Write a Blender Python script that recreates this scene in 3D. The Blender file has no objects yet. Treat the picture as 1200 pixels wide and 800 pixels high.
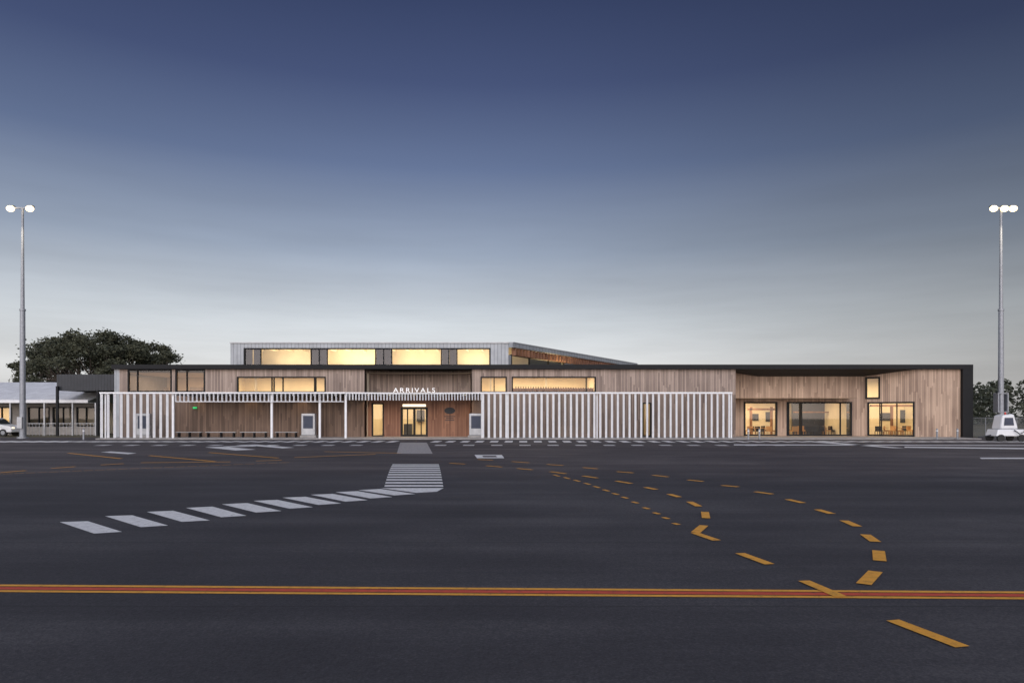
import bpy, math, random
from mathutils import Vector, Matrix
random.seed(7)
R=random.Random(11)
F=800.0; H=2.0; HZ=487.0
def X(px,Y): return (px-600.0)*Y/F
def Z(py,Y): return H+(HZ-py)*Y/F
def G(px,py):
    Y=F*H/(py-HZ); return ((px-600.0)*Y/F, Y)
sc=bpy.context.scene
col=sc.collection

# ---------------------------------------------------------------- materials
def newmat(name):
    m=bpy.data.materials.new(name); m.use_nodes=True
    nt=m.node_tree; b=nt.nodes.get("Principled BSDF")
    return m,nt,b
def N(nt,t,**k):
    n=nt.nodes.new(t)
    for a,v in k.items(): setattr(n,a,v)
    return n
def L(nt,a,b): nt.links.new(a,b)
def mth(nt,op,a,b=None,c=None):
    n=N(nt,"ShaderNodeMath",operation=op)
    for i,v in enumerate((a,b,c)):
        if v is None: continue
        if isinstance(v,(int,float)): n.inputs[i].default_value=v
        else: L(nt,v,n.inputs[i])
    return n.outputs[0]
def pos(nt,scale=(1,1,1)):
    g=N(nt,"ShaderNodeNewGeometry")
    mp=N(nt,"ShaderNodeMapping"); mp.inputs["Scale"].default_value=scale
    L(nt,g.outputs["Position"],mp.inputs["Vector"]); return mp.outputs[0]
def noise(nt,scale,detail=4,vec=None,rough=0.5,s3=(1,1,1)):
    n=N(nt,"ShaderNodeTexNoise"); n.inputs["Scale"].default_value=scale
    n.inputs["Detail"].default_value=detail; n.inputs["Roughness"].default_value=rough
    L(nt,vec if vec is not None else pos(nt,s3),n.inputs["Vector"]); return n.outputs["Fac"]
def ramp(nt,fac,stops):
    r=N(nt,"ShaderNodeValToRGB"); cr=r.color_ramp
    while len(cr.elements)<len(stops): cr.elements.new(0.5)
    for e,(p,c) in zip(cr.elements,stops):
        e.position=p; e.color=(c[0],c[1],c[2],1)
    L(nt,fac,r.inputs[0]); return r.outputs[0]
def mix(nt,fac,a,b,mode='MIX'):
    n=N(nt,"ShaderNodeMix",data_type='RGBA',blend_type=mode)
    for i,v in ((0,fac),(6,a),(7,b)):
        if isinstance(v,(int,float)): n.inputs[i].default_value=v
        elif isinstance(v,tuple): n.inputs[i].default_value=(v[0],v[1],v[2],1)
        else: L(nt,v,n.inputs[i])
    return n.outputs[2]
def bump(nt,b,h,s=0.3,d=0.02):
    n=N(nt,"ShaderNodeBump"); n.inputs["Strength"].default_value=s; n.inputs["Distance"].default_value=d
    L(nt,h,n.inputs["Height"]); L(nt,n.outputs[0],b.inputs["Normal"])
def simple(name,c,rough=0.6,metal=0.0,var=0.12,sc_=3.0,emit=None,es=0,spec=0.5):
    m,nt,b=newmat(name)
    f=noise(nt,sc_,5)
    lo=tuple(v*(1-var) for v in c); hi=tuple(min(1,v*(1+var)) for v in c)
    L(nt,ramp(nt,f,[(0.3,lo),(0.7,hi)]),b.inputs["Base Color"])
    b.inputs["Roughness"].default_value=rough; b.inputs["Metallic"].default_value=metal
    b.inputs["Specular IOR Level"].default_value=spec
    if emit:
        b.inputs["Emission Color"].default_value=(*emit,1); b.inputs["Emission Strength"].default_value=es
    return m
def wood(name,dark,light,bw=0.14):
    m,nt,b=newmat(name)
    g=N(nt,"ShaderNodeNewGeometry"); s=N(nt,"ShaderNodeSeparateXYZ"); L(nt,g.outputs["Position"],s.inputs[0])
    u=mth(nt,'DIVIDE',s.outputs[0],bw)
    idx=mth(nt,'FLOOR',u); fr=mth(nt,'FRACT',u)
    lvl=mth(nt,'FLOOR',mth(nt,'DIVIDE',mth(nt,'ADD',s.outputs[2],mth(nt,'MULTIPLY',mth(nt,'SINE',mth(nt,'MULTIPLY',idx,12.9)),1.3)),2.9))
    cb=N(nt,"ShaderNodeCombineXYZ"); L(nt,idx,cb.inputs[0]); L(nt,lvl,cb.inputs[2])
    wn=N(nt,"ShaderNodeTexWhiteNoise",noise_dimensions='3D'); L(nt,cb.outputs[0],wn.inputs["Vector"])
    grain=noise(nt,3.0,6,s3=(9,9,0.35),rough=0.65)
    big=noise(nt,0.5,3,s3=(1.0,1,0.6))
    f=mth(nt,'ADD',mth(nt,'MULTIPLY',wn.outputs["Value"],0.42),mth(nt,'MULTIPLY',grain,0.5))
    f=mth(nt,'ADD',f,mth(nt,'MULTIPLY',mth(nt,'SUBTRACT',big,0.5),0.6))
    c=ramp(nt,f,[(0.15,dark),(0.5,tuple((a+d)/2 for a,d in zip(dark,light))),(0.85,light)])
    gap=mth(nt,'LESS_THAN',fr,0.10)
    c=mix(nt,gap,c,tuple(v*0.25 for v in dark))
    L(nt,c,b.inputs["Base Color"]); b.inputs["Roughness"].default_value=0.75
    bump(nt,b,mth(nt,'SUBTRACT',grain,gap),0.4,0.01)
    return m
def ribbed(name,c,pitch=0.35,axis=0,rough=0.45,metal=0.3):
    m,nt,b=newmat(name)
    g=N(nt,"ShaderNodeNewGeometry"); s=N(nt,"ShaderNodeSeparateXYZ"); L(nt,g.outputs["Position"],s.inputs[0])
    fr=mth(nt,'FRACT',mth(nt,'DIVIDE',s.outputs[axis],pitch))
    rib=mth(nt,'LESS_THAN',fr,0.14)
    f=noise(nt,1.2,4)
    base=ramp(nt,f,[(0.3,tuple(v*0.85 for v in c)),(0.7,tuple(v*1.1 for v in c))])
    L(nt,mix(nt,rib,base,tuple(v*0.55 for v in c)),b.inputs["Base Color"])
    b.inputs["Roughness"].default_value=rough; b.inputs["Metallic"].default_value=metal
    bump(nt,b,rib,0.6,0.03); return m

M={}
M['wood']=wood('weathered_timber_cladding',(0.185,0.140,0.118),(0.52,0.415,0.345))
M['woodw']=wood('warm_timber_cladding',(0.25,0.17,0.125),(0.63,0.465,0.345))
M['woodr']=wood('red_timber_cladding',(0.14,0.065,0.042),(0.36,0.19,0.12))
M['woodd']=wood('canopy_shaded_timber_cladding',(0.09,0.058,0.042),(0.27,0.185,0.135))  # this and next: same boards, canopy and screen shade put into the colour
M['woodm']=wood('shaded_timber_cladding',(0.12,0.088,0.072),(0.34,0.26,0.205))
M['black']=simple('black_powdercoat',(0.010,0.011,0.013),0.6,spec=0.25)
M['soffit']=simple('dark_soffit',(0.025,0.023,0.022),0.7,spec=0.2)
M['white']=simple('white_powdercoat',(0.80,0.82,0.84),0.4,var=0.06)
M['grey']=simple('grey_steel',(0.42,0.44,0.46),0.4,0.5)
M['galv']=simple('galvanised_steel',(0.30,0.32,0.35),0.5,0.6,sc_=6)
M['clad']=ribbed('grey_ribbed_cladding',(0.34,0.37,0.40))
M['dclad']=ribbed('dark_ribbed_cladding',(0.035,0.04,0.048),0.3)
M['roofl']=ribbed('light_corrugated_roof',(0.72,0.74,0.76),0.25,metal=0.0)
M['plaster']=simple('interior_plaster',(0.78,0.70,0.55),0.8,var=0.10,sc_=0.6)
M['ifloor']=simple('interior_floor',(0.25,0.2,0.16),0.4)
M['navy']=simple('interior_dark_wall',(0.05,0.06,0.09),0.7)
M['dark']=simple('dark_fabric',(0.04,0.045,0.055),0.8)
M['tan']=simple('tan_fabric',(0.45,0.27,0.14),0.8)
M['concrete']=simple('concrete',(0.30,0.29,0.28),0.85,var=0.2,sc_=2)
M['render']=simple('painted_wall',(0.38,0.36,0.34),0.8)
M['rubber']=simple('tyre_rubber',(0.02,0.02,0.02),0.8)
M['carw']=simple('white_car_paint',(0.7,0.72,0.74),0.25,var=0.03)
M['cargl']=simple('car_glass',(0.02,0.025,0.03),0.08)
M['bark']=simple('bark',(0.13,0.11,0.095),0.9,var=0.4,sc_=2)
M['lamp']=simple('lamp_lens',(1,1,1),0.4,emit=(1,0.74,0.36),es=5)
M['signlit']=simple('lit_sign_panel',(0.8,0.8,0.8),0.5,emit=(1,0.85,0.55),es=1.3)
M['exit']=simple('exit_green',(0.0,0.3,0.1),0.5,emit=(0.05,1,0.25),es=0.4)
M['letters']=simple('white_letters',(0.85,0.85,0.85),0.5,var=0.02,emit=(1,1,1),es=0.35)
M['redlamp']=simple('red_plastic',(0.5,0.03,0.02),0.4)
m,nt,b=newmat('window_glass'); nt.nodes.remove(b)
tr=N(nt,"ShaderNodeBsdfTransparent"); tr.inputs[0].default_value=(0.9,0.9,0.88,1)
gl=N(nt,"ShaderNodeBsdfGlossy"); gl.inputs["Roughness"].default_value=0.02
fz=N(nt,"ShaderNodeFresnel"); fz.inputs[0].default_value=1.5
ms=N(nt,"ShaderNodeMixShader"); L(nt,mth(nt,'MULTIPLY_ADD',fz.outputs[0],1.0,0.02),ms.inputs[0]); L(nt,tr.outputs[0],ms.inputs[1]); L(nt,gl.outputs[0],ms.inputs[2])
L(nt,ms.outputs[0],nt.nodes["Material Output"].inputs[0]); M['glass']=m
# asphalt
m,nt,b=newmat('asphalt')
big=noise(nt,0.06,5,s3=(1,1.6,1),rough=0.6); mid=noise(nt,0.6,5,s3=(0.6,1,1)); fine=noise(nt,38,3,rough=0.8); grit=noise(nt,12,4,rough=0.8)
streak=noise(nt,0.5,4,s3=(0.05,1.2,1),rough=0.7)
f=mth(nt,'ADD',mth(nt,'MULTIPLY',big,0.38),mth(nt,'MULTIPLY',mid,0.18))
f=mth(nt,'ADD',f,mth(nt,'MULTIPLY',fine,0.42)); f=mth(nt,'ADD',f,mth(nt,'MULTIPLY',grit,0.2)); f=mth(nt,'ADD',f,mth(nt,'MULTIPLY',streak,0.26))
c=ramp(nt,f,[(0.58,(0.024,0.0235,0.028)),(0.72,(0.047,0.046,0.052)),(0.86,(0.10,0.097,0.102))])
g=N(nt,"ShaderNodeNewGeometry"); s=N(nt,"ShaderNodeSeparateXYZ"); L(nt,g.outputs["Position"],s.inputs[0])
wob=mth(nt,'MULTIPLY',noise(nt,0.4,3),0.12)
fr=mth(nt,'FRACT',mth(nt,'DIVIDE',mth(nt,'ADD',s.outputs[1],wob),3.6))
jt=mth(nt,'LESS_THAN',fr,0.012)
c=mix(nt,mth(nt,'MULTIPLY',jt,0.45),c,(0.02,0.02,0.022))
st=noise(nt,0.35,3,s3=(1,1,1),rough=0.5)
stm=N(nt,"ShaderNodeMapRange"); stm.inputs[1].default_value=0.66; stm.inputs[2].default_value=0.74; stm.inputs[3].default_value=0; stm.inputs[4].default_value=0.35; L(nt,st,stm.inputs[0])
c=mix(nt,stm.outputs[0],c,(0.022,0.021,0.022))
old=N(nt,"ShaderNodeMapRange"); old.inputs[1].default_value=21; old.inputs[2].default_value=25
L(nt,mth(nt,'ADD',s.outputs[1],mth(nt,'MULTIPLY',mth(nt,'SUBTRACT',noise(nt,0.15,4),0.5),6)),old.inputs[0])
c=mix(nt,old.outputs[0],c,mix(nt,1.0,c,(1.40,1.28,1.20),'MULTIPLY'))
L(nt,c,b.inputs["Base Color"]); b.inputs["Roughness"].default_value=0.85
b.inputs["Specular IOR Level"].default_value=0.3
bump(nt,b,mth(nt,'ADD',fine,grit),0.7,0.01); M['asphalt']=m
def paint(name,c,wear=0.40):
    m,nt,b=newmat(name)
    w=noise(nt,9,6,rough=0.75); w2=noise(nt,60,2,rough=0.8)
    w=mth(nt,'ADD',mth(nt,'MULTIPLY',w,0.7),mth(nt,'MULTIPLY',w2,0.3))
    c2=ramp(nt,w,[(wear-0.05,tuple(v*0.25+0.03 for v in c)),(wear+0.04,tuple(v*0.8 for v in c)),(0.62,c)])
    L(nt,c2,b.inputs["Base Color"]); b.inputs["Roughness"].default_value=0.7; return m
M['pw']=paint('white_road_paint',(0.78,0.78,0.77)); M['py']=paint('yellow_road_paint',(0.80,0.38,0.045)); M['pr']=paint('red_road_paint',(0.58,0.08,0.04))
M['pwd']=paint('worn_white_paint',(0.42,0.40,0.39),0.45)
m,nt,b=newmat('dry_grass')
L(nt,ramp(nt,noise(nt,0.3,6),[(0.3,(0.05,0.055,0.03)),(0.7,(0.13,0.11,0.06))]),b.inputs["Base Color"]); b.inputs["Roughness"].default_value=0.95; M['grass']=m
def foliage(name,a,c):
    m,nt,b=newmat(name)
    L(nt,ramp(nt,noise(nt,0.9,4),[(0.35,a),(0.68,c)]),b.inputs["Base Color"]); b.inputs["Roughness"].default_value=0.8; return m
M['leaf']=foliage('eucalyptus_foliage',(0.03,0.038,0.024),(0.095,0.10,0.06))
M['leaf2']=foliage('tree_line_foliage',(0.03,0.04,0.028),(0.07,0.08,0.05))

# ---------------------------------------------------------------- mesh helpers
def empty(name,loc=(0,0,0)):
    o=bpy.data.objects.new(name,None); o.location=loc; o.empty_display_size=0.5; col.objects.link(o); return o
class B:
    def __init__(s): s.v=[]; s.f=[]
    def quad(s,*p):
        i=len(s.v); s.v+= [tuple(q) for q in p]; s.f.append(tuple(range(i,i+len(p))))
    def hexa(s,c):
        i=len(s.v); s.v+=[tuple(q) for q in c]
        for f in ((0,3,2,1),(4,5,6,7),(0,1,5,4),(1,2,6,5),(2,3,7,6),(3,0,4,7)): s.f.append(tuple(i+k for k in f))
    def box(s,x0,x1,y0,y1,z0,z1):
        s.hexa([(x0,y0,z0),(x1,y0,z0),(x1,y1,z0),(x0,y1,z0),(x0,y0,z1),(x1,y0,z1),(x1,y1,z1),(x0,y1,z1)])
    def rbox(s,cx,cy,w,d,z0,z1,ang):
        c,sn=math.cos(ang),math.sin(ang); P=[]
        for z in (z0,z1):
            for a,b_ in ((-w/2,-d/2),(w/2,-d/2),(w/2,d/2),(-w/2,d/2)):
                P.append((cx+a*c-b_*sn,cy+a*sn+b_*c,z))
        s.hexa(P)
    def obox(s,fr,s0,s1,t0,t1,z0,z1):
        P=[]
        for z in (z0,z1):
            for a,b_ in ((s0,t0),(s1,t0),(s1,t1),(s0,t1)): P.append(fr.p(a,b_,z))
        s.hexa(P)
    def tube(s,pts,rad,n=10,cap=True):
        rings=[]
        for k,p in enumerate(pts):
            p=Vector(p)
            d=(Vector(pts[min(k+1,len(pts)-1)])-Vector(pts[max(k-1,0)])).normalized()
            u=d.cross(Vector((0.13,0.97,0.2))).normalized(); w=d.cross(u)
            i=len(s.v); rings.append(i)
            for a in range(n):
                t=2*math.pi*a/n; q=p+(u*math.cos(t)+w*math.sin(t))*rad[k]; s.v.append(tuple(q))
        for a,b_ in zip(rings,rings[1:]):
            for k in range(n): s.f.append((a+k,a+(k+1)%n,b_+(k+1)%n,b_+k))
        if cap:
            s.f.append(tuple(rings[0]+k for k in range(n))); s.f.append(tuple(rings[-1]+k for k in range(n)))
    def build(s,name,mat,parent=None,bevel=0,smooth=False):
        me=bpy.data.meshes.new(name); me.from_pydata(s.v,[],s.f); me.update()
        me.materials.append(M[mat] if isinstance(mat,str) else mat)
        o=bpy.data.objects.new(name,me); col.objects.link(o)
        if parent: o.parent=parent; o.matrix_parent_inverse=Matrix.Translation(-Vector(parent.location))
        if smooth:
            for p in me.polygons: p.use_smooth=True
        if bevel:
            md=o.modifiers.new("bevel",'BEVEL'); md.width=bevel; md.segments=2; md.limit_method='ANGLE'
        return o
class Fr:
    """wall frame: s along wall, t into the building"""
    def __init__(s,p0,p1):
        s.o=Vector(p0); v=Vector(p1)-s.o; s.len=v.length; s.d=v.normalized(); s.n=Vector((-s.d.y,s.d.x))
    def p(s,a,t,z):
        q=s.o+s.d*a+s.n*t; return (q.x,q.y,z)
    def spx(s,px):
        k=(px-600)/F
        return (k*s.o.y-s.o.x)/(s.d.x-k*s.d.y)
    def Y(s,px): return (s.o+s.d*s.spx(px)).y
def wall(b,fr,z0,z1,holes,s0=0,s1=None,th=0.3):
    s1=fr.len if s1 is None else s1
    xs=sorted({s0,s1,*[h[0] for h in holes],*[h[1] for h in holes]}); zs=sorted({z0,z1,*[h[2] for h in holes],*[h[3] for h in holes]})
    xs=[x for x in xs if s0-1e-6<=x<=s1+1e-6]; zs=[z for z in zs if z0-1e-6<=z<=z1+1e-6]
    for a,c in zip(xs,xs[1:]):
        for d,e in zip(zs,zs[1:]):
            mx,mz=(a+c)/2,(d+e)/2
            if any(h[0]<mx<h[1] and h[2]<mz<h[3] for h in holes): continue
            b.quad(fr.p(a,0,d),fr.p(c,0,d),fr.p(c,0,e),fr.p(a,0,e))
            b.quad(fr.p(c,th,d),fr.p(a,th,d),fr.p(a,th,e),fr.p(c,th,e))
    for h in holes:
        a,c,d,e=h[:4]
        b.quad(fr.p(a,0,d),fr.p(a,th,d),fr.p(a,th,e),fr.p(a,0,e)); b.quad(fr.p(c,th,d),fr.p(c,0,d),fr.p(c,0,e),fr.p(c,th,e))
        b.quad(fr.p(a,0,e),fr.p(a,th,e),fr.p(c,th,e),fr.p(c,0,e)); b.quad(fr.p(a,th,d),fr.p(a,0,d),fr.p(c,0,d),fr.p(c,th,d))
def window(bf,bg,fr,h,mull=(),trans=(),fw=0.09):
    a,c,d,e=h
    bf.obox(fr,a-0.03,a+fw,-0.05,0.16,d-0.03,e+0.03); bf.obox(fr,c-fw,c+0.03,-0.05,0.16,d-0.03,e+0.03)
    bf.obox(fr,a+fw,c-fw,-0.052,0.158,e-fw,e+0.028); bf.obox(fr,a+fw,c-fw,-0.052,0.158,d-0.028,d+fw)
    for mm in mull: bf.obox(fr,mm-0.045,mm+0.045,-0.02,0.14,d+fw,e-fw)
    for tt in trans: bf.obox(fr,a+fw,c-fw,-0.018,0.138,tt-0.035,tt+0.035)
    bg.quad(fr.p(a,0.07,d),fr.p(c,0.07,d),fr.p(c,0.07,e),fr.p(a,0.07,e))
def hole(fr,x0,x1,y0,y1):
    Ym=fr.Y((x0+x1)/2); return (fr.spx(x0),fr.spx(x1),max(Z(y1,Ym),0.13),Z(y0,Ym))
def area(name,parent,loc,sx,sy,power,color=(1,0.72,0.38),rot=(0,0,0)):
    l=bpy.data.lights.new(name,'AREA'); l.shape='RECTANGLE'; l.size=sx; l.size_y=sy; l.energy=power; l.color=color
    o=bpy.data.objects.new(name,l); o.location=loc; o.rotation_euler=rot; col.objects.link(o); o.parent=parent; return o

# ---------------------------------------------------------------- ground
b=B(); b.quad((-3000,-300,0),(3000,-300,0),(3000,4000,0),(-3000,4000,0)); b.build('ground','grass')
b=B(); b.quad((-260,-120,0.006),(260,-120,0.006),(260,63.5,0.006),(-260,63.5,0.006)); b.build('asphalt_apron','asphalt')
b=B(); b.box(X(112,57.6),X(1150,57.6),57.55,62.2,0.0,0.10); b.build('footpath','concrete',bevel=0.02)

def mark(b,pts,z=0.012): b.quad(*[(p[0],p[1],z) for p in [G(*q) for q in pts]])
ln=empty('apron_boundary_line')
def strip(mat,name,o0,o1,z):
    b=B(); Yl,Yr=7.89,7.575; xa,xb=-40,40
    def yy(x): return Yl+(x-(-5.9))*(Yr-Yl)/(5.7+5.9)
    n=16
    for i in range(n):
        x0=xa+(xb-xa)*i/n; x1=xa+(xb-xa)*(i+1)/n
        b.quad((x0,yy(x0)+o0,z),(x1,yy(x1)+o0,z),(x1,yy(x1)+o1,z),(x0,yy(x0)+o1,z))
    b.build(name,mat,ln)
strip('py','yellow_stripe_near',-0.17,-0.085,0.012); strip('pr','red_stripe',-0.06,0.06,0.012); strip('py','yellow_stripe_far',0.085,0.17,0.012)

cw=B()
bars=[[(70,612),(103,611),(143,623.5),(110,625.5)],[(123,605),(155,604),(197,616),(165,618)],[(172,600),(203,598.6),(246,610),(213,611.7)],
[(218,595.3),(249,593.8),(289,604.5),(259,606.3)],[(260,591),(290,589.6),(330,599),(300,600.8)],[(297,587),(325,585.8),(367,594.5),(339,596.2)],
[(331,583.2),(358,582.2),(400,590),(373,591.8)],[(364,579.8),(390,578.8),(431,586.2),(405,588)],[(393,576.8),(419,575.6),(460,582.5),(434,584.2)],
[(420,574.4),(446,573),(487,579),(462,580.6)]]
for q in bars: mark(cw,q)
mark(cw,[(446,571.9),(520,571.9),(512,576.2),(488,577.6)],0.012)
ys=[569.6,566.0,562.5,559.3,556.3,553.5,551.0,548.7,546.6,544.7]
for k,yv in enumerate(ys):
    t=k/(len(ys)-1); xl=451+t*9; xr=519-t*5; th=1.95-t*0.85
    mark(cw,[(xl,yv-th/2),(xr,yv-th/2),(xr+0.6,yv+th/2),(xl-0.6,yv+th/2)],0.017)
cw.build('pedestrian_crossing','pw')
wk=B(); mark(wk,[(469,518.5),(500,518.5),(507,531.5),(465,531.5)])
wk.build('painted_walkway','pwd')
d=B()
x=-52.0
while x<60:
    if not(-9.3<x<-6.6): d.quad((x-.1,51.2,0.012),(x+.5,51.2,0.012),(x+.56,54.2,0.012),(x-.04,54.2,0.012))
    x+=1.12
x=-28.0
while x<18:
    if not(-9.3<x<-6.4): d.quad((x,45.6,0.012),(x+.75,45.6,0.012),(x+.75,46.7,0.012),(x,46.7,0.012))
    x+=1.9
for q in ([(860,520.6),(1200,521.6),(1260,522.4),(860,521.7)],[(1060,523.3),(1300,526),(1300,527.5),(1060,524.6)],[(960,517.2),(1060,524.9),(1046,525),(943,517.3)],
          [(240,524),(262,523.3),(300,526.8),(276,527.8)],[(262,523),(300,522.2),(300,523.0),(262,524)],[(300,520.8),(345,524.5),(331,525.3),(284,521.3)],
          [(556,533),(588,533),(591,537),(559,537)],[(1148,536.3),(1230,536.3),(1230,537.8),(1150,537.8)],[(130,529),(160,531),(150,532.2),(118,529.8)],[(0,517),(80,517),(80,518),(0,518)]):
    mark(d,q,0.016)
d.build('white_line_markings','pw')
ib=B(); mark(ib,[(565,534.1),(581,534.1),(582.5,535.8),(566.5,535.8)],0.021); ib.build('stand_marker_infill','asphalt')

yl=B()
def dash(p,q,w,z=0.018):
    a=Vector(G(*p)); c=Vector(G(*q)); dd=(c-a).normalized(); nn=Vector((-dd.y,dd.x))*w/2
    yl.quad(*[(v.x,v.y,z) for v in (a-nn,c-nn,c+nn,a+nn)])
W=0.15
for p,q in [((814,625),(840,634)),((867,649),(902,662)),((942,681.5),(986,700.5)),((1046,728),(1128,759.5))]: dash(p,q,W)
for p,q in [((846,569),(865,570.8)),((885,576.5),(905,579.3)),((923,585.5),(941,589.7)),((958,597.5),(975,602.5)),((989,610.5),(1005,617.5)),
            ((1014,627),(1026,635.5)),((1029.5,646),(1031,658)),((1026,670.5),(1012,685.5)),
            ((806,562.6),(824,564.4)),((765,557),(783,559)),((723,552.8),(742,554.3)),((683,548),(700,549.5)),((641,544.3),(660,545.6)),((600,541),(620,542.4)),((560,538.5),(578,539.3))]: dash(p,q,W*1.1)
for p,q in [((756,571.5),(769,574)),((784,579.5),(796,583)),((808,588.5),(819,594)),((826,600.5),(827.5,608)),((825,616.5),(815,625)),
            ((722,564),(740,567)),((683,558),(700,560.5)),((645,553),(663,555.4)),((606,549.2),(624,550.8)),((570,546),(588,547.5)),((527,543),(545,544))]: dash(p,q,W*1.05,0.022)
for k,(px,py) in enumerate([(652,557.5),(664,560.4),(676,563.6),(688,567.2),(699,571),(710,575),(721,579.2),(732,583.5),(744,589.2),(757,596),(769,602),(780,607.6),(792,614.5)]):
    dash((px-3,py-0.9),(px+3.5,py+0.9),0.10)
for i,(p,q) in enumerate([((80,531),(142,537.5)),((175,534),(252,541)),((245,530.5),(326,537)),((0,554.5),(30,552)),((60,549.5),(88,547.5)),((118,545.5),(145,544)),((165,543),(270,542)),((300,541),(330,540)),((345,537),(440,533)),((380,530),(470,532))]): dash(p,q,0.17,0.018+0.004*i)
for i in range(26):
    px=-10+i*13.5; dash((px,556-i*0.55),(px+11,555.6-i*0.55),0.06,0.014)
yl.build('yellow_taxi_line_markings','py')

# ---------------------------------------------------------------- terminal building
T=empty('airport_terminal_building',(0,62,0))
YF=61.5
ZT=Z(427,61.2); ZS=Z(432.2,61.2)
fx=lambda px,Yv=YF: X(px,Yv)
main=Fr((fx(140),YF),(fx(862),YF))
zl=4.02
wd=B(); fb=B(); gb=B(); wl=B(); wm=B()
holesA=[hole(main,150,201,432.9,459),hole(main,206,240,432.9,459),hole(main,278,381.5,441.5,459.5)]
sB0,sB1=main.spx(427),main.spx(553); sK=main.spx(203); sK2=main.spx(566)
zc_=3.9
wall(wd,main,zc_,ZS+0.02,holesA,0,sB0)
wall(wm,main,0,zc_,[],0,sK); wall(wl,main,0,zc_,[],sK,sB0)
holesC=[hole(main,563.5,593.5,441.5,459.5),hole(main,600,698,441.5,459.5)]
hLow=hole(main,753,763,472,512)
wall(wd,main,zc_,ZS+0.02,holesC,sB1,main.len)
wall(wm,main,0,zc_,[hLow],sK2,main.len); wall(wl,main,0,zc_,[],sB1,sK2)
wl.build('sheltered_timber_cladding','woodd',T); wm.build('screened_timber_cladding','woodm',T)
S=main.spx
window(fb,gb,main,holesA[0],mull=[S(161),]); window(fb,gb,main,holesA[1],mull=[S(219)])
window(fb,gb,main,holesA[2],mull=[S(318.5),S(321),S(331.5),S(368.5),S(370)],trans=[])
window(fb,gb,main,holesC[0],mull=[S(579)]); window(fb,gb,main,holesC[1],mull=[S(687)]); window(fb,gb,main,hLow)
pts=[]
cxm=(fx(427)+fx(553))/2; hw=(fx(553)-fx(427))/2
for i in range(33):
    t=math.pi*i/32; ex=0.62
    c_,s_=math.cos(t),max(0,math.sin(t))
    pts.append((cxm-hw*math.copysign(abs(c_)**ex,c_), YF+2.6*s_**ex))
bay=B()
for a,c in zip(pts,pts[1:]): bay.quad((a[0],a[1],zl),(c[0],c[1],zl),(c[0],c[1],ZS+0.02),(a[0],a[1],ZS+0.02))
bay.build('entrance_bay_cladding','wood',T,smooth=True)
YD=62.3
dr=Fr((X(425,YD),YD),(X(556,YD),YD))
hD=[hole(dr,436,449.5,472.5,512),hole(dr,470,501,477.5,512)]
db=B(); wall(db,dr,0,zl-0.1,hD)
db.build('entrance_wall_cladding','woodr',T)
window(fb,gb,dr,hD[0]); SD=dr.spx
window(fb,gb,dr,hD[1],mull=[SD(477.5),SD(484.8),SD(486.2),SD(493.5)],fw=0.15)
jb=B(); jb.box(fx(425),fx(427.1),YF+0.3,YD+0.3,0,zl-0.1); jb.box(fx(552.9),fx(555),YF+0.3,YD+0.3,0,zl-0.1); jb.build('entrance_side_panel','woodr',T)
sl=B(); sl.box(fx(426.8),fx(553.2),YF-0.02,YF+3.2,zl-0.1,zl); sl.build('entrance_bay_floor','soffit',T)
sg=B(); sg.box(X(472,YD),X(499,YD),YD-0.08,YD-0.003,Z(476.3,YD),Z(473.4,YD)); sg.build('door_light_panel','signlit',T)
lg=B(); cx,cz=X(527,YD),Z(481,YD)
n=20; ring=[(cx+0.5*math.cos(2*math.pi*k/n),YD-0.02,cz+0.3*math.sin(2*math.pi*k/n)) for k in range(n)]
lg.quad(*ring[::-1])
for k,(w) in enumerate((1.0,0.7,0.85)): lg.box(cx-w/2,cx+w/2,YD-0.03,YD-0.003,cz-0.55-k*0.17,cz-0.49-k*0.17)
lg.build('emblem','dark',T)

YR=64.0
frR=Fr((fx(862),YR),(X(1012,YR),YR)); frS=Fr((X(1012,YR),YR),(fx(1075),YF)); frE=Fr((fx(1075),YF),(fx(1125.5),YF))
zB=Z(441,YR)
ww=B()
hR=[hole(frR,872,910.5,471,511.4),hole(frR,922,998,471,511.4)]
hS=[(0.35,frS.spx(1071.5),0.13,3.25)]
hU=(max(frS.spx(1014.5),0.12),frS.spx(1031),Z(467,63.7),Z(442,63.7))
wall(ww,frR,0,ZS+0.02,hR); wall(ww,frS,0,ZS+0.02,[hS[0],hU]); wall(ww,frE,0,ZS+0.02,[])
ww.quad((fx(862),YF,0),(fx(862),YR,0),(fx(862),YR,ZS),(fx(862),YF,ZS))
ww.build('porch_timber_cladding','woodw',T)
window(fb,gb,frR,hR[0],fw=0.12); window(fb,gb,frR,hR[1],mull=[frR.spx(924.5),frR.spx(937.5),frR.spx(939.5),frR.spx(985)],trans=[],fw=0.12); window(fb,gb,frS,hS[0],mull=[frS.spx(1031),frS.spx(1033),frS.spx(1051)],fw=0.12)
window(fb,gb,frS,hU,fw=0.12)
so=B()
A_=(fx(862),YF,ZS); B_=(fx(1075),YF,ZS); C_=(X(1012,YR),YR+0.02,zB); D_=(X(888,YR),YR+0.02,zB); E_=(fx(862),YR,ZS-0.01)
so.quad(A_,D_,C_,B_); so.quad(A_,E_,D_); so.build('porch_soffit','soffit',T)
wd.build('timber_cladding','wood',T)
rf=B(); rf.box(fx(133),fx(1137.5),61.15,84,ZS,ZT)
rf.box(fx(1125.5),fx(1137.5),61.16,84,0,ZS); rf.build('roof_and_fascia','black',T)
lp=B(); lp.box(fx(134),fx(140),61.5,84,0,ZS); lp.build('end_wall','clad',T)
bk=B(); bk.box(fx(140),fx(1125.5),83.5,83.9,0,ZS); bk.build('rear_wall','clad',T)
it=B(); fl=B()
YB=70.0
zc=5.9
it.quad((fx(140),YB,0),(fx(1125),YB,0),(fx(1125),YB,ZS),(fx(140),YB,ZS))
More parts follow.
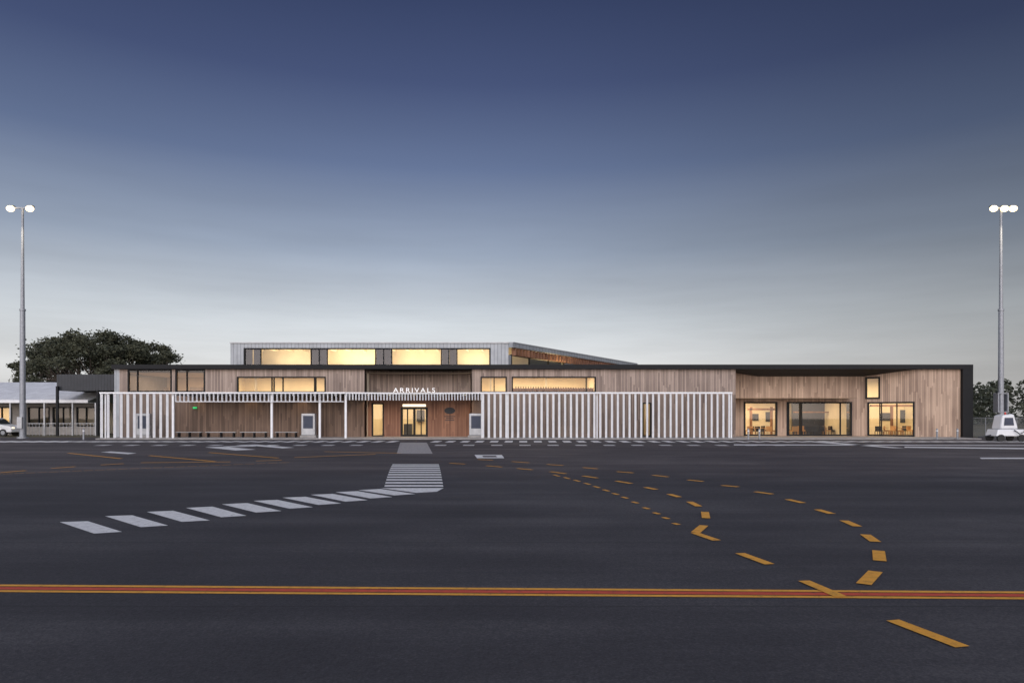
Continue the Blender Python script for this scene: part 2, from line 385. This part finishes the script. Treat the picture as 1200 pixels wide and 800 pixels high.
it.quad((fx(140),YF+.3,zc),(fx(862),YF+.3,zc),(fx(862),YB,zc),(fx(140),YB,zc))
it.quad((fx(862),YF+.3,3.6),(fx(1010),YF+.3,3.6),(fx(1010),YB,3.6),(fx(862),YB,3.6))
for p in (243,429,551,700,1010,1124):
    y0=YR+.35 if p==1010 else YF+.35
    it.quad((fx(p),y0,0.0),(fx(p),YB,0.0),(fx(p),YB,zc),(fx(p),y0,zc))
it.quad((fx(864),YR+.3,0),(fx(864),YB,0),(fx(864),YB,zc),(fx(864),YR+.3,zc))
it.build('interior_walls','plaster',T)
fl.box(fx(140)+.1,fx(1125)-.1,YF+.31,YB,0.02,0.12); fl.build('interior_floor','ifloor',T)
WC=(1,0.75,0.42)
area('room_light',T,(fx(195),66,5.85),6,3,210,(1,0.60,0.34))
area('room_light',T,(fx(335),66,5.85),12,4,950,WC)
area('room_light',T,(fx(490),66.5,3.9),7,4,480,WC)
area('room_light',T,(fx(625),66,5.85),9,4,950,WC)
area('room_light',T,(fx(780),66,5.85),10,4,220,WC)
area('room_light',T,(fx(893),67,3.55),3,3,350,WC)
area('room_light',T,(fx(965),67,3.55),4,2,170,WC)
area('room_light',T,(fx(1068),66.2,5.6),6,3,720,WC)
tb=B()
for i in range(34):
    x=X(604,64)+i*0.235; tb.box(x,x+0.09,64,64.5,4.05+0.018*i,4.75-0.004*i)
tb.box(X(600,64.6),X(700,64.6),64.6,64.7,4.0,4.6)
tb.build('interior_timber_battens','woodr',T)
ib_=B()
for px in (300,392,575,640):
    x=X(px,69); ib_.box(x-0.09,x+0.09,68.9,69.1,0.12,5.88)
for px in (165,185,228): ib_.box(X(px,69)-0.6,X(px,69)+0.6,69.3,69.9,4.0,4.9)
ib_.build('interior_columns_and_beams','render',T)
dk=B(); dk.box(X(928,YB-1),X(1000,YB-1),YB-1.2,YB-0.9,0.12,3.5)
dk.box(X(438,69),X(447,69),69.0,69.3,0.12,1.6); dk.box(X(474,68),X(483,68),67.5,68.3,0.12,1.2); dk.box(X(488,69.5),X(497,69.5),69.6,69.9,1.4,2.6)
dk.build('dark_partition','navy',T)
fu=B(); ft=B()
def chair(b,x,y,ang=0):
    w=0.6
    b.rbox(x,y,w,w,0.5,0.62,ang); b.rbox(x+0.27*math.sin(-ang),y+0.27*math.cos(ang),w,0.1,0.62,1.0,ang)
    for a,c in ((-.25,-.25),(.25,-.25),(.25,.25),(-.25,.25)): b.rbox(x+a,y+c,0.05,0.05,0.12,0.5,0)
def table(b,x,y):
    b.tube([(x,y,0.82),(x,y,0.86)],[0.4,0.4],16); b.tube([(x,y,0.12),(x,y,0.82)],[0.05,0.05],8); b.tube([(x,y,0.12),(x,y,0.15)],[0.25,0.2],12)
for i,px in enumerate([878,884,890,897,903,930,940,948,955,962,969,976,984,990,1030,1040,1047,1054,1062,1068]):
    yv=65.3+R.random()*2.4; chair(fu if R.random()<0.55 else ft,X(px,yv),yv,R.uniform(-.6,3.5))
for px in (885,896,950,968,988,1036,1057): 
    yv=65.6+R.random()*1.6; table(ft,X(px,yv),yv)
fu.build('lounge_chairs_dark','dark',T); ft.build('lounge_tables_tan','tan',T)
pc=B()
for px,w,z0,z1 in ((884,0.9,1.5,2.2),(901,0.6,1.4,2.4),(1038,1.0,1.5,2.3),(1060,0.8,1.3,2.6)): pc.box(X(px,69.9)-w/2,X(px,69.9)+w/2,YB-0.06,YB-0.01,z0,z1)
pc.build('framed_pictures','navy',T)
cm=B()
for px0,px1,z0,z1 in ((876,908,2.55,2.75),(930,996,2.3,2.42),(1020,1070,2.9,3.1)): cm.box(X(px0,68),X(px1,68),67.9,68.1,z0,z1)
for px in (880,904,1045): cm.box(X(px,68)-.1,X(px,68)+.1,67.9,68.1,0.12,2.9)
cm.build('interior_bulkheads','woodr',T)

YC=66.0
fc=Fr((X(270,YC),YC),(X(596,YC),YC)); zt=Z(402,YC)
cl=B()
hc=[(fc.spx(286),fc.spx(574.5),ZT+0.02,Z(408,YC))]
wall(cl,fc,ZS,zt,hc)
SC=fc.spx
window(fb,gb,fc,hc[0],mull=[SC(p) for p in (305.5,364.5,374,383.5,440,449.5,459,517,526,535.5)],fw=0.1)
dp=B()
for a,c in ((364.5,383.5),(440,459),(517,535.5),(287,305.5)):
    dp.obox(fc,SC(a)+.06,SC((a+c)/2)-.04,0.09,0.11,ZT,Z(409,YC)); dp.obox(fc,SC((a+c)/2)+.04,SC(c)-.06,0.09,0.11,ZT,Z(409,YC))
dp.build('clerestory_vent_panels','navy',T)
p1=Vector((X(596,YC),YC)); p2=Vector((16.6,93.0))
fa=Fr(p1,p2)
ha=[(0.5,11.5,ZT+0.02,Z(415,YC)-0.02)]
wall(cl,fa,ZS,zt-1.15,ha); window(fb,gb,fa,ha[0],mull=[4,8],fw=0.08)
cl.quad((X(270,YC),YC,ZS),(X(270,YC),93,ZS),(X(270,YC),93,zt),(X(270,YC),YC,zt))
cl.obox(fa,0,fa.len,-0.5,0.1,zt-0.42,zt)
cl.build('clerestory_cladding','clad',T)
rr=B(); rr.quad((X(270,YC),YC,zt-.05),(p1.x,p1.y,zt-.05),(p2.x,p2.y,zt-.05),(X(270,YC),93,zt-.05)); rr.build('clerestory_roof','clad',T)
cp=B(); cp.box(X(269.5,YC),X(597,YC),YC-0.12,YC+0.2,zt,zt+0.09); cp.obox(fa,0,fa.len,-0.55,0.2,zt,zt+0.09); cp.build('parapet_capping','grey',T)
rb=B()
s_=0.6
while s_<fa.len:
    rb.obox(fa,s_,s_+0.14,-0.45,0.05,zt-1.15,zt-0.46); s_+=0.62
rb.build('exposed_rafters','woodr',T)
ci=B()
ci.quad((X(270,YC)+.3,70,ZS),(X(596,YC)+2,70,ZS),(X(596,YC)+2,70,zt-.1),(X(270,YC)+.3,70,zt-.1))
ci.quad((X(270,YC)+.3,YC+.3,zt-.1),(p1.x,YC+.3,zt-.1),(p2.x,93,zt-.1),(X(270,YC)+.3,93,zt-.1))
for p in (290,374,450,526): ci.quad((X(p,YC),YC+.3,ZS),(X(p,YC),70,ZS),(X(p,YC),70,zt-.1),(X(p,YC),YC+.3,zt-.1))
ci.build('clerestory_interior','plaster',T)
cb_=B()
for i in range(16):
    x=X(300,68)+i*1.5; cb_.box(x,x+0.1,66.9,69.9,zt-0.5,zt-0.12)
cb_.build('clerestory_roof_beams','plaster',T)
for p,w,e in ((335,4.5,170),(412,4.5,280),(488,4.5,210),(556,3,180)):
    area('clerestory_light',T,(X(p,YC),68,ZS+0.6),w,2.5,e,(1,0.79,0.50),(math.pi,0,0))
area('clerestory_light',T,(3.5,75,ZS+0.7),2.5,6,560,(1,0.72,0.36),(math.pi,0,0))
fb.build('window_frames','black',T); gb.build('window_glazing','glass',T)
dl=B()
for px in (225,290,350,430,455,485,515,545):
    x=X(px,60.4); dl.tube([(x,60.9,3.85),(x,60.9,3.83)],[0.09,0.09],12)
    l=bpy.data.lights.new('downlight','SPOT'); l.energy=80 if px>400 else 38; l.spot_size=2.2; l.spot_blend=0.8; l.color=(1,0.70,0.42); l.shadow_soft_size=0.08
    o=bpy.data.objects.new('downlight',l); o.location=(x,60.9,3.8); col.objects.link(o); o.parent=T; o.matrix_parent_inverse=Matrix.Translation((0,-62,0))
dl.build('downlight_housing','signlit',T)
for o in list(T.children):
    if o.type=='LIGHT' and o.data.type=='AREA': o.matrix_parent_inverse=Matrix.Translation((0,-62,0))

# ---------------------------------------------------------------- louvre screen canopy
SCN=empty('louvre_screen_canopy',(0,58.2,0)); YS=58.2
zT_=Z(460,YS); zM=Z(470,YS)
bl=B()
def blades(x0,x1,z0,pitch,w=0.24,ang=0.75,Yv=YS):
    x=x0
    while x<x1:
        bl.rbox(x,Yv,w,0.04,z0,zT_-0.08,ang+R.uniform(-.03,.03)); x+=pitch
blades(X(119,YS),X(201,YS),0.12,0.56,0.20,0.8)
blades(X(566,YS),X(857,YS),0.12,0.50,0.215,0.65)
blades(X(206,YS),X(403,YS),zM,0.36,0.14,1.2)
N_=46
for i in range(N_):
    t=i/(N_-1); x=X(406,YS)+(X(564,YS)-X(406,YS))*t; y=YS+1.1*math.sin(math.pi*t)
    bl.rbox(x,y,0.15,0.05,zM+0.1,zT_-0.08,1.2)
bl.build('blades','white',SCN)
bm_=B()
bm_.box(X(117,YS),X(405,YS),YS-0.09,YS+0.09,zT_-0.08,zT_+0.05)
bm_.box(X(565,YS),X(858,YS),YS-0.09,YS+0.09,zT_-0.08,zT_+0.05)
px_=[]
for i in range(17):
    t=i/16; px_.append((X(405,YS)+(X(565,YS)-X(405,YS))*t, YS+1.1*math.sin(math.pi*t)))
for a,c in zip(px_,px_[1:]):
    f_=Fr(a,c); bm_.obox(f_,0,f_.len,-0.09,0.09,zT_-0.078,zT_+0.048)
bm_.box(X(206,YS),X(403,YS),YS-0.04,YS+0.04,zM-0.06,zM)
for p in (201.5,317.5,374,404.5,565,595): bm_.box(X(p,YS)-0.085,X(p,YS)+0.085,YS+0.14,YS+0.31,0.1,zT_-0.08)
for p in (122,858,700,780): bm_.box(X(p,YS)-0.05,X(p,YS)+0.05,YS+0.16,YS+0.26,0.1,zT_-0.08)
bm_.build('frame','white',SCN)
rfb=B()
x=X(206,YS)
while x<X(564,YS):
    rfb.box(x,x+0.06,YS+(0.1 if x<X(405,YS) else 1.25),YF-0.02,zT_-0.25,zT_-0.09); x+=0.9
rfb.build('rafters','grey',SCN)
cs=B(); cs.box(X(203,YS),X(404,YS),YS+0.12,YF-0.02,zT_-0.07,zT_+0.02); cs.box(X(404,YS)+0.001,X(565,YS),YS+1.25,YF-0.03,zT_-0.07,zT_+0.02); cs.build('canopy_roof','soffit',SCN)
cu=bpy.data.curves.new('lettering','FONT'); cu.body='ARRIVALS'; cu.size=0.56; cu.extrude=0.03; cu.space_character=1.35; cu.align_x='CENTER'
to=bpy.data.objects.new('arrivals_sign',cu); col.objects.link(to); cu.materials.append(M['letters'])
ysg=58.0+1.0
to.location=(X(485.5,ysg),ysg,zT_+0.06); to.rotation_euler=(math.pi/2,0,0)
bpy.context.view_layer.update()
wd_=X(510,ysg)-X(461,ysg); to.scale=(wd_/to.dimensions.x,1,1)

ex=empty('exit_sign',(X(228,61.3),61.3,2.7)); b=B(); x=ex.location.x; b.box(x-0.16,x+0.16,61.3,61.45,2.64,2.80); b.build('housing','exit',ex)
def bench(px0,px1,Yv):
    e=empty('bench',((X(px0,Yv)+X(px1,Yv))/2,Yv,0.1)); b=B(); x0,x1=X(px0,Yv),X(px1,Yv)
    for k in range(4): b.box(x0,x1,Yv+k*0.12,Yv+k*0.12+0.09,0.53,0.57)
    b.build('seat',"grey",e); b=B()
    for t in (0.08,0.5,0.92):
        xx=x0+(x1-x0)*t; b.box(xx-0.04,xx+0.04,Yv+0.02,Yv+0.42,0.1,0.53)
    b.build('legs','black',e)
bench(206,236,60.2); bench(240,276,60.2); bench(281,313,60.2); bench(322,348,60.2)
def kiosk(px,Yv=59.6):
    x=X(px,Yv); e=empty('information_kiosk',(x,Yv,0.1)); b=B()
    b.box(x-0.6,x+0.6,Yv-0.25,Yv+0.25,0.3,2.2); b.build('cabinet','grey',e,bevel=0.05)
    b=B(); b.box(x-0.42,x+0.42,Yv-0.275,Yv-0.253,0.9,2.0); b.build('display_panel','navy',e)
    b=B(); b.box(x-0.7,x+0.7,Yv-0.3,Yv+0.3,0.1,0.3); b.build('plinth','concrete',e,bevel=0.02)
for p in (169,362,558): kiosk(p)
def bollard(px,Yv,h=0.9):
    x=X(px,Yv); e=empty('bollard',(x,Yv,0)); b=B(); b.tube([(x,Yv,0),(x,Yv,h),(x,Yv,h+0.04)],[0.08,0.08,0.05],14); b.build('post','galv',e,smooth=False)
    b=B(); b.tube([(x,Yv,h-0.2),(x,Yv,h-0.1)],[0.084,0.084],14); b.build('band','carw',e)
for p,yv in ((98,57),(877,57),(890,57.1),(1098,57),(1122,57.2)): bollard(p,yv)

# ---------------------------------------------------------------- light poles
def pole(px,Yv,heads,power):
    x=X(px,Yv); e=empty('floodlight_pole',(x,Yv,0)); zt_=Z(244,Yv)
    b=B(); b.tube([(x,Yv,0.1),(x,Yv,zt_*0.56)],[0.24,0.20],18); b.tube([(x,Yv,zt_*0.56),(x,Yv,zt_)],[0.155,0.09],16)
    b.tube([(x,Yv,zt_*0.56-0.12),(x,Yv,zt_*0.56+0.05)],[0.24,0.24],18); b.tube([(x,Yv,0.0),(x,Yv,0.16)],[0.42,0.42],18)
    b.build('mast','galv',e,smooth=False)
    b=B(); b.box(x-1.0,x+1.0,Yv-0.05,Yv+0.05,zt_-0.05,zt_+0.07); b.build('crossarm','galv',e)
    b=B(); lb=B()
    for h in heads:
        hx=x+h; b.rbox(hx,Yv-.05,0.5,0.40,zt_+0.14,zt_+0.2,0.0); b.box(hx-0.03,hx+0.03,Yv-0.03,Yv+0.03,zt_-0.06,zt_+0.14)
        n=14; rings=[]
        # domed lens
        for (ry,yy_) in ((0.30,-0.10),(0.29,-0.24),(0.22,-0.36),(0.10,-0.43)):
            i=len(lb.v); rings.append(i)
            for a in range(n):
                t=2*math.pi*a/n; lb.v.append((hx+ry*1.1*math.cos(t),Yv+yy_,zt_-0.1+ry*0.85*math.sin(t)))
        for a,c in zip(rings,rings[1:]):
            for k2 in range(n): lb.f.append((a+k2,a+(k2+1)%n,c+(k2+1)%n,c+k2))
        lb.f.append(tuple(rings[0]+k2 for k2 in range(n))); lb.f.append(tuple(rings[-1]+k2 for k2 in range(n)))
        l=bpy.data.lights.new('flood_lamp','SPOT'); l.energy=power; l.spot_size=2.2; l.spot_blend=0.7; l.color=(1,0.85,0.62); l.shadow_soft_size=0.1
        o=bpy.data.objects.new('flood_lamp',l); o.location=(h,-1.2,zt_-0.5); o.rotation_euler=(math.radians(-12),0,0); col.objects.link(o); o.parent=e
    b.build('lamp_housings','galv',e,bevel=0.02); lb.build('lamp_lenses','lamp',e)
    b=B(); b.box(x-0.22,x+0.22,Yv-0.42,Yv-0.25,0.9,1.9); b.build('switch_box','grey',e,bevel=0.02)
    return e
pole(26.5,60,(-0.95,0.75),700)
e=pole(1173,60,(-0.75,0.2,0.95),500)
x=X(1173,60); b=B()
for z0,z1,w in ((2.3,4.0,0.42),(1.0,1.7,0.34)):
    for a in (-1,1): b.box(x+a*w-0.05,x+a*w+0.05,59.7,60.3,z0,z1)
    b.box(x-w,x+w,59.72,59.8,z0,z0+0.08); b.box(x-w,x+w,59.72,59.8,z1-0.08,z1)
b.build('climb_guard','galv',e)

# ---------------------------------------------------------------- old terminal / link building, left
O=empty('verandah_building',(X(40,70),70,0))
b=B(); YO=72
fo=Fr((X(-160,YO),YO),(X(116,YO),YO))
ho=[]
for a,c in ((-40,-18),(-10,14),(33,58),(62,86),(90,112)): ho.append((fo.spx(a),fo.spx(c),0.9 if a>20 else 0.15,2.9))
wall(b,fo,0,3.4,ho); b.build('walls','render',O)
fb=B(); gb=B()
for h in ho: window(fb,gb,fo,h,mull=[(h[0]+h[1])/2])
fb.build('window_frames','black',O); gb.build('glazing','glass',O)
b=B(); b.quad((X(-160,YO),YO+5,0),(X(116,YO),YO+5,0),(X(116,YO),YO+5,3.4),(X(-160,YO),YO+5,3.4)); b.quad((X(-160,YO),YO,3.4),(X(116,YO),YO,3.4),(X(116,YO),YO+5,3.4),(X(-160,YO),YO+5,3.4))
b.quad((X(24,YO),YO+.35,0),(X(24,YO),YO+5,0),(X(24,YO),YO+5,3.4),(X(24,YO),YO+.35,3.4)); b.build('interior','plaster',O)
o=area('room_light',O,(X(-20,YO),YO+2.5,3.3),5,2,260,(1,0.7,0.36)); o.matrix_parent_inverse=Matrix.Translation(-O.location)
b=B()
xa,xb=X(-160,70),X(114,70)
b.hexa([(xa,68.5,3.45),(xb,68.5,3.45),(xb,76,5.6),(xa,76,5.6),(xa,68.5,3.55),(xb,68.5,3.55),(xb,76,5.72),(xa,76,5.72)])
b.hexa([(xa,76,5.6),(xb,76,5.6),(xb,84,3.45),(xa,84,3.45),(xa,76,5.72),(xb,76,5.72),(xb,84,3.55),(xa,84,3.55)])
b.build('roof','roofl',O)
b=B(); b.box(xa,xb,68.42,68.5,3.3,3.6); b.box(xa,xb,68.5,71.9,3.3,3.36); b.build('gutter_and_ceiling','carw',O)
b=B()
for p in (-110,-70,-30,12,30,52,85,112): b.box(X(p,68.6)-0.06,X(p,68.6)+0.06,68.55,68.67,0,3.3)
for p in range(-30,115,4): b.box(X(p,68.7)-.015,X(p,68.7)+.015,68.7,68.73,0,1.2) if p>22 else None
b.box(X(22,68.7),X(113,68.7),68.69,68.74,1.2,1.26); b.build('verandah_posts','grey',O)
b=B(); b.box(X(68,67.5),X(136,67.5),67.3,72,Z(457.5,67.3),Z(438.5,67.3)); b.build('plant_screen','dclad',O)
b=B(); b.box(X(66.5,67)-.1,X(66.5,67)+.1,67.0,67.2,0,4.9); b.box(X(114,67)-.1,X(114,67)+.1,67.0,67.2,0,4.5); b.build('steel_columns','black',O)

# ---------------------------------------------------------------- vehicles
def car(x,y,name='parked_car'):
    e=empty(name,(x,y,0)); 
    prof=[(-2.2,0.35),(-2.28,0.85),(-2.1,1.05),(-1.9,1.7),(-1.7,1.8),(0.35,1.78),(1.1,1.15),(2.05,1.0),(2.25,0.8),(2.25,0.4)]
    b=B(); n=len(prof)
    for s_ in (-0.88,0.88):
        for (a,z) in prof: b.v.append((x+a,y+s_*(0.86 if z>1.2 else 1.0),z))
    b.f.append(tuple(range(n))); b.f.append(tuple(range(2*n-1,n-1,-1)))
    for k in range(n): b.f.append((k,n+k,n+(k+1)%n,(k+1)%n))
    b.build('body','carw',e,bevel=0.06)
    b=B()
    for a0,a1,a2,a3 in ((-1.75,-0.75,-0.75,-1.65),(-0.68,0.2,0.2,-0.68),(0.27,0.95,0.35,0.27)):
        for s_ in (-0.885,0.885):
            b.quad((x+a0,y+s_,1.13),(x+a1,y+s_,1.13),(x+a2,y+s_*0.875,1.66),(x+a3,y+s_*0.875,1.66))
    b.quad((x+1.09,y-.72,1.19),(x+1.09,y+.72,1.19),(x+0.45,y+.66,1.73),(x+0.45,y-.66,1.73)); b.build('windows','cargl',e)
    b=B()
    for a in (-1.4,1.45):
        for s_ in (-0.8,0.8): b.tube([(x+a,y+s_-0.11,0.36),(x+a,y+s_+0.11,0.36)],[0.36,0.36],20)
    b.build('wheels','rubber',e)
    b=B()
    for a in (-1.4,1.45): b.tube([(x+a,y-0.925,0.36),(x+a,y-0.915,0.36)],[0.2,0.2],14)
    b.build('hubs','galv',e)
    b=B(); b.box(x+2.2,x+2.27,y-0.75,y-0.45,0.75,0.9); b.box(x+2.2,x+2.27,y+0.45,y+0.75,0.75,0.9); b.build('headlights','signlit',e)
car(X(-6,67),67); car(X(-95,67.3),67.3)
Yg=53.5; xg=X(1178,Yg); e=empty('ground_power_unit',(xg,Yg,0))
b=B(); b.hexa([(xg-1.15,Yg-.65,.42),(xg+1.15,Yg-.65,.42),(xg+1.15,Yg+.65,.42),(xg-1.15,Yg+.65,.42),(xg-1.0,Yg-.62,.95),(xg+1.15,Yg-.62,.95),(xg+1.15,Yg+.62,.95),(xg-1.0,Yg+.62,.95)]); b.build('chassis','carw',e,bevel=0.07)
b=B(); b.hexa([(xg-0.75,Yg-.55,.96),(xg+0.65,Yg-.55,.96),(xg+0.65,Yg+.55,.96),(xg-0.75,Yg+.55,.96),(xg-0.55,Yg-.5,2.05),(xg+0.35,Yg-.5,2.15),(xg+0.35,Yg+.5,2.15),(xg-0.55,Yg+.5,2.05)]); b.build('enclosure','carw',e,bevel=0.12)
b=B(); b.quad((xg-.5,Yg-.565,1.25),(xg+.28,Yg-.565,1.25),(xg+.22,Yg-.54,1.85),(xg-.42,Yg-.54,1.85)); b.build('control_panel','navy',e)
b=B()
for a in (-.8,.8):
    for s_ in (-.62,.62): b.tube([(xg+a,Yg+s_-.09,.28),(xg+a,Yg+s_+.09,.28)],[.28,.28],18)
b.build('wheels','rubber',e)
b=B(); b.tube([(xg-1.1,Yg,.5),(xg-1.9,Yg,.35),(xg-2.1,Yg,.35)],[.04,.04,.04],8); b.tube([(xg+.2,Yg-.7,.9),(xg+.5,Yg-.85,.6),(xg+.9,Yg-.8,.75),(xg+1.1,Yg-.68,1.0)],[.04]*4,8); b.build('towbar_and_cable','dark',e)
b=B(); b.tube([(xg,Yg,2.1),(xg,Yg,2.28)],[.07,.05],10); b.build('beacon','redlamp',e)

def fence(x0,x1,Yv,h=1.8):
    e=empty('chain_link_fence',((x0+x1)/2,Yv,0)); b=B(); x=x0
    while x<=x1: b.tube([(x,Yv,0),(x,Yv,h+0.05)],[.035,.035],8); x+=3
    b.tube([(x0,Yv,h),(x1,Yv,h)],[.022,.022],6); b.build('posts','galv',e)
    b=B(); x=x0; 
    while x<x1:
        for s_ in (-1,1):
            b.quad((x-s_*h/2,Yv+.02,0),(x-s_*h/2+.008,Yv+.02,0),(x+s_*h/2+.008,Yv+.02,h),(x+s_*h/2,Yv+.02,h))
        x+=0.12
    b.build('mesh','galv',e)
fence(fx(1139)+1,75,65.5); fence(-110,X(-10,64.5),64.5,1.5)

# ---------------------------------------------------------------- trees
def leafcloud(b,c,rx,ry,rz,n,sz,rng):
    for _ in range(n):
        while True:
            p=(rng.uniform(-1,1),rng.uniform(-1,1),rng.uniform(-1,1)); r=p[0]**2+p[1]**2+p[2]**2
            if r<1: break
        k=(0.55+0.45*r)/max(math.sqrt(r),0.2) if rng.random()<0.35 else 1
        P=Vector((c[0]+p[0]*rx*k,c[1]+p[1]*ry*k,c[2]+p[2]*rz*k))
        a=Vector((rng.gauss(0,1),rng.gauss(0,1),rng.gauss(0,0.7))).normalized(); q=a.cross(Vector((rng.gauss(0,1),rng.gauss(0,1),rng.gauss(0,1)))).normalized()
        s1=sz*rng.uniform(.6,1.4); s2=s1*rng.uniform(.35,.7)
        b.quad(P-a*s1,P+q*s2,P+a*s1,P-q*s2)
def gum(name,x,y,h,w,nc,seed,lf=0.2,dens=420):
    rng=random.Random(seed); e=empty(name,(x,y,0)); tb=B(); lb=B()
    mains=[]
    for k in range(7):
        a=2*math.pi*k/7+rng.uniform(-.3,.3); rr=w*0.2*rng.uniform(.6,1.2)
        m_=(x+math.cos(a)*rr,y+math.sin(a)*rr*0.8,h*rng.uniform(.42,.54)); mains.append(m_)
        tb.tube([(x+rng.uniform(-.3,.3),y,0),(x+(m_[0]-x)*.3,y+(m_[1]-y)*.3,h*.22),m_],[.42,.33,.2],9)
    for k in range(nc):
        rr=math.sqrt((k+0.5)/nc)*rng.uniform(.92,1.05); an=k*2.39996+rng.uniform(-.25,.25)
        u=rr*math.cos(an); v=rr*math.sin(an); rr=min(1,rr)
        top=h*(0.60+0.335*math.sqrt(max(0,1-rr**2.4)))
        z=top-(rng.random()**1.6)*h*0.30
        c=(x+u*w/2,y+v*w/2*0.8,z); sr=w*rng.uniform(.055,.085)
        leafcloud(lb,c,sr*1.3,sr*1.15,sr*.72,int(dens*rng.uniform(.55,1.0)),lf,rng)
        # stray outer sprays soften the clump edge
        leafcloud(lb,c,sr*2.0,sr*1.7,sr*1.15,int(dens*0.22),lf*.9,rng)
        m_=min(mains,key=lambda q:(q[0]-c[0])**2+(q[1]-c[1])**2)
        mid=((m_[0]+c[0])/2+rng.uniform(-.4,.4),(m_[1]+c[1])/2,(m_[2]+c[2])/2-0.3)
        tb.tube([m_,mid,c],[.14,.09,.03],6,cap=False)
    tb.build('trunk_and_limbs','bark',e); lb.build('crown','leaf',e)
gum('gum_tree',X(104,104),104,15.3,17.5,64,3); gum('gum_tree',X(160,112),112,15.0,14,46,9); gum('gum_tree',X(55,110),110,13.4,10,30,15); gum('gum_tree',X(193,108),108,12.4,6,14,21)
b=B(); rng=random.Random(5); x=-330
while x<330:
    if x>85: hh=rng.uniform(8.2,10.4)
    else: hh=rng.uniform(4,8)
    yv=150+rng.uniform(-8,14)
    for k in range(4):
        leafcloud(b,(x+rng.uniform(-2,2),yv,hh*(0.2+0.23*k)),3.2-.45*k,2.5,hh*.17,110,.42,rng)
    x+=2.4 if x>85 else 3.1
b.build('distant_tree_line','leaf2')

# ---------------------------------------------------------------- world, sun
w=bpy.data.worlds.new("World"); sc.world=w; w.use_nodes=True; nt=w.node_tree
bg=nt.nodes["Background"]
tc=N(nt,"ShaderNodeTexCoord"); sp=N(nt,"ShaderNodeSeparateXYZ"); L(nt,tc.outputs["Generated"],sp.inputs[0])
mp=N(nt,"ShaderNodeMapping"); mp.inputs["Scale"].default_value=(1.0,1.0,9.0); mp.inputs["Rotation"].default_value=(0,0.06,0.3); L(nt,tc.outputs["Generated"],mp.inputs[0])
cn=N(nt,"ShaderNodeTexNoise"); cn.inputs["Scale"].default_value=2.2; cn.inputs["Detail"].default_value=7; cn.inputs["Roughness"].default_value=0.55; L(nt,mp.outputs[0],cn.inputs["Vector"])
zz=sp.outputs[2]
rc=ramp(nt,zz,[(0.0,(0.76,0.75,0.745)),(0.07,(0.76,0.775,0.785)),(0.132,(0.62,0.665,0.71)),(0.228,(0.31,0.37,0.475)),(0.338,(0.125,0.172,0.30)),(0.435,(0.058,0.083,0.183)),(0.53,(0.032,0.048,0.118)),(1.0,(0.02,0.033,0.085))])
az=N(nt,"ShaderNodeMapRange"); az.interpolation_type='SMOOTHSTEP'; az.inputs[1].default_value=-0.1; az.inputs[2].default_value=0.75; az.inputs[3].default_value=1.0; az.inputs[4].default_value=0.45; L(nt,sp.outputs[0],az.inputs[0])
azl=N(nt,"ShaderNodeMapRange"); azl.interpolation_type='SMOOTHSTEP'; azl.inputs[1].default_value=-0.75; azl.inputs[2].default_value=-0.1; azl.inputs[3].default_value=0.90; azl.inputs[4].default_value=1.0; L(nt,sp.outputs[0],azl.inputs[0])
k=mth(nt,'MULTIPLY',az.outputs[0],azl.outputs[0])
lowm=N(nt,"ShaderNodeMapRange"); lowm.inputs[1].default_value=0.40; lowm.inputs[2].default_value=0.08; lowm.inputs[3].default_value=0; lowm.inputs[4].default_value=1; L(nt,zz,lowm.inputs[0])
cl_=mth(nt,'MULTIPLY',mth(nt,'SUBTRACT',cn.outputs["Fac"],0.48),mth(nt,'MULTIPLY',lowm.outputs[0],0.7))
k=mth(nt,'MULTIPLY',k,mth(nt,'ADD',cl_,1.0))
base=mix(nt,1.0,rc,k,'MULTIPLY')
bgw=N(nt,"ShaderNodeMapRange"); bgw.interpolation_type='SMOOTHSTEP'; bgw.inputs[1].default_value=0.1; bgw.inputs[2].default_value=-0.8; bgw.inputs[3].default_value=0; bgw.inputs[4].default_value=1; L(nt,sp.outputs[1],bgw.inputs[0])
ag=ramp(nt,zz,[(0.0,(1.0,0.80,0.68)),(0.25,(0.70,0.66,0.68)),(0.7,(0.35,0.40,0.52)),(1.0,(0.1,0.13,0.2))])
agm=mix(nt,1.0,mix(nt,1.0,ag,bgw.outputs[0],'MULTIPLY'),(2.4,2.4,2.4),'MULTIPLY')
sky=N(nt,"ShaderNodeTexSky"); sky.sky_type='NISHITA'; sky.sun_disc=False; sky.sun_elevation=math.radians(4); sky.sun_rotation=math.radians(190)
nsk=mix(nt,1.0,sky.outputs[0],(0.006,0.005,0.006),'MULTIPLY')
tot=mix(nt,1.0,mix(nt,1.0,base,agm,'ADD'),nsk,'ADD')
L(nt,tot,bg.inputs[0]); bg.inputs[1].default_value=1.0
sl_=bpy.data.lights.new('sun','SUN'); sl_.energy=0.85; sl_.angle=math.radians(30); sl_.color=(1,0.9,0.82)
so_=bpy.data.objects.new('sun',sl_); col.objects.link(so_); so_.rotation_euler=(math.radians(58),0,math.radians(-10))

# ---------------------------------------------------------------- camera
cd=bpy.data.cameras.new('camera'); cd.sensor_width=36; cd.lens=24; cd.shift_y=87/1200; cd.clip_end=6000
co=bpy.data.objects.new('camera',cd); co.location=(0,0,H); co.rotation_euler=(math.pi/2,0,0); col.objects.link(co); sc.camera=co
sc.view_settings.view_transform='Standard'; sc.view_settings.look='None'; sc.view_settings.exposure=0
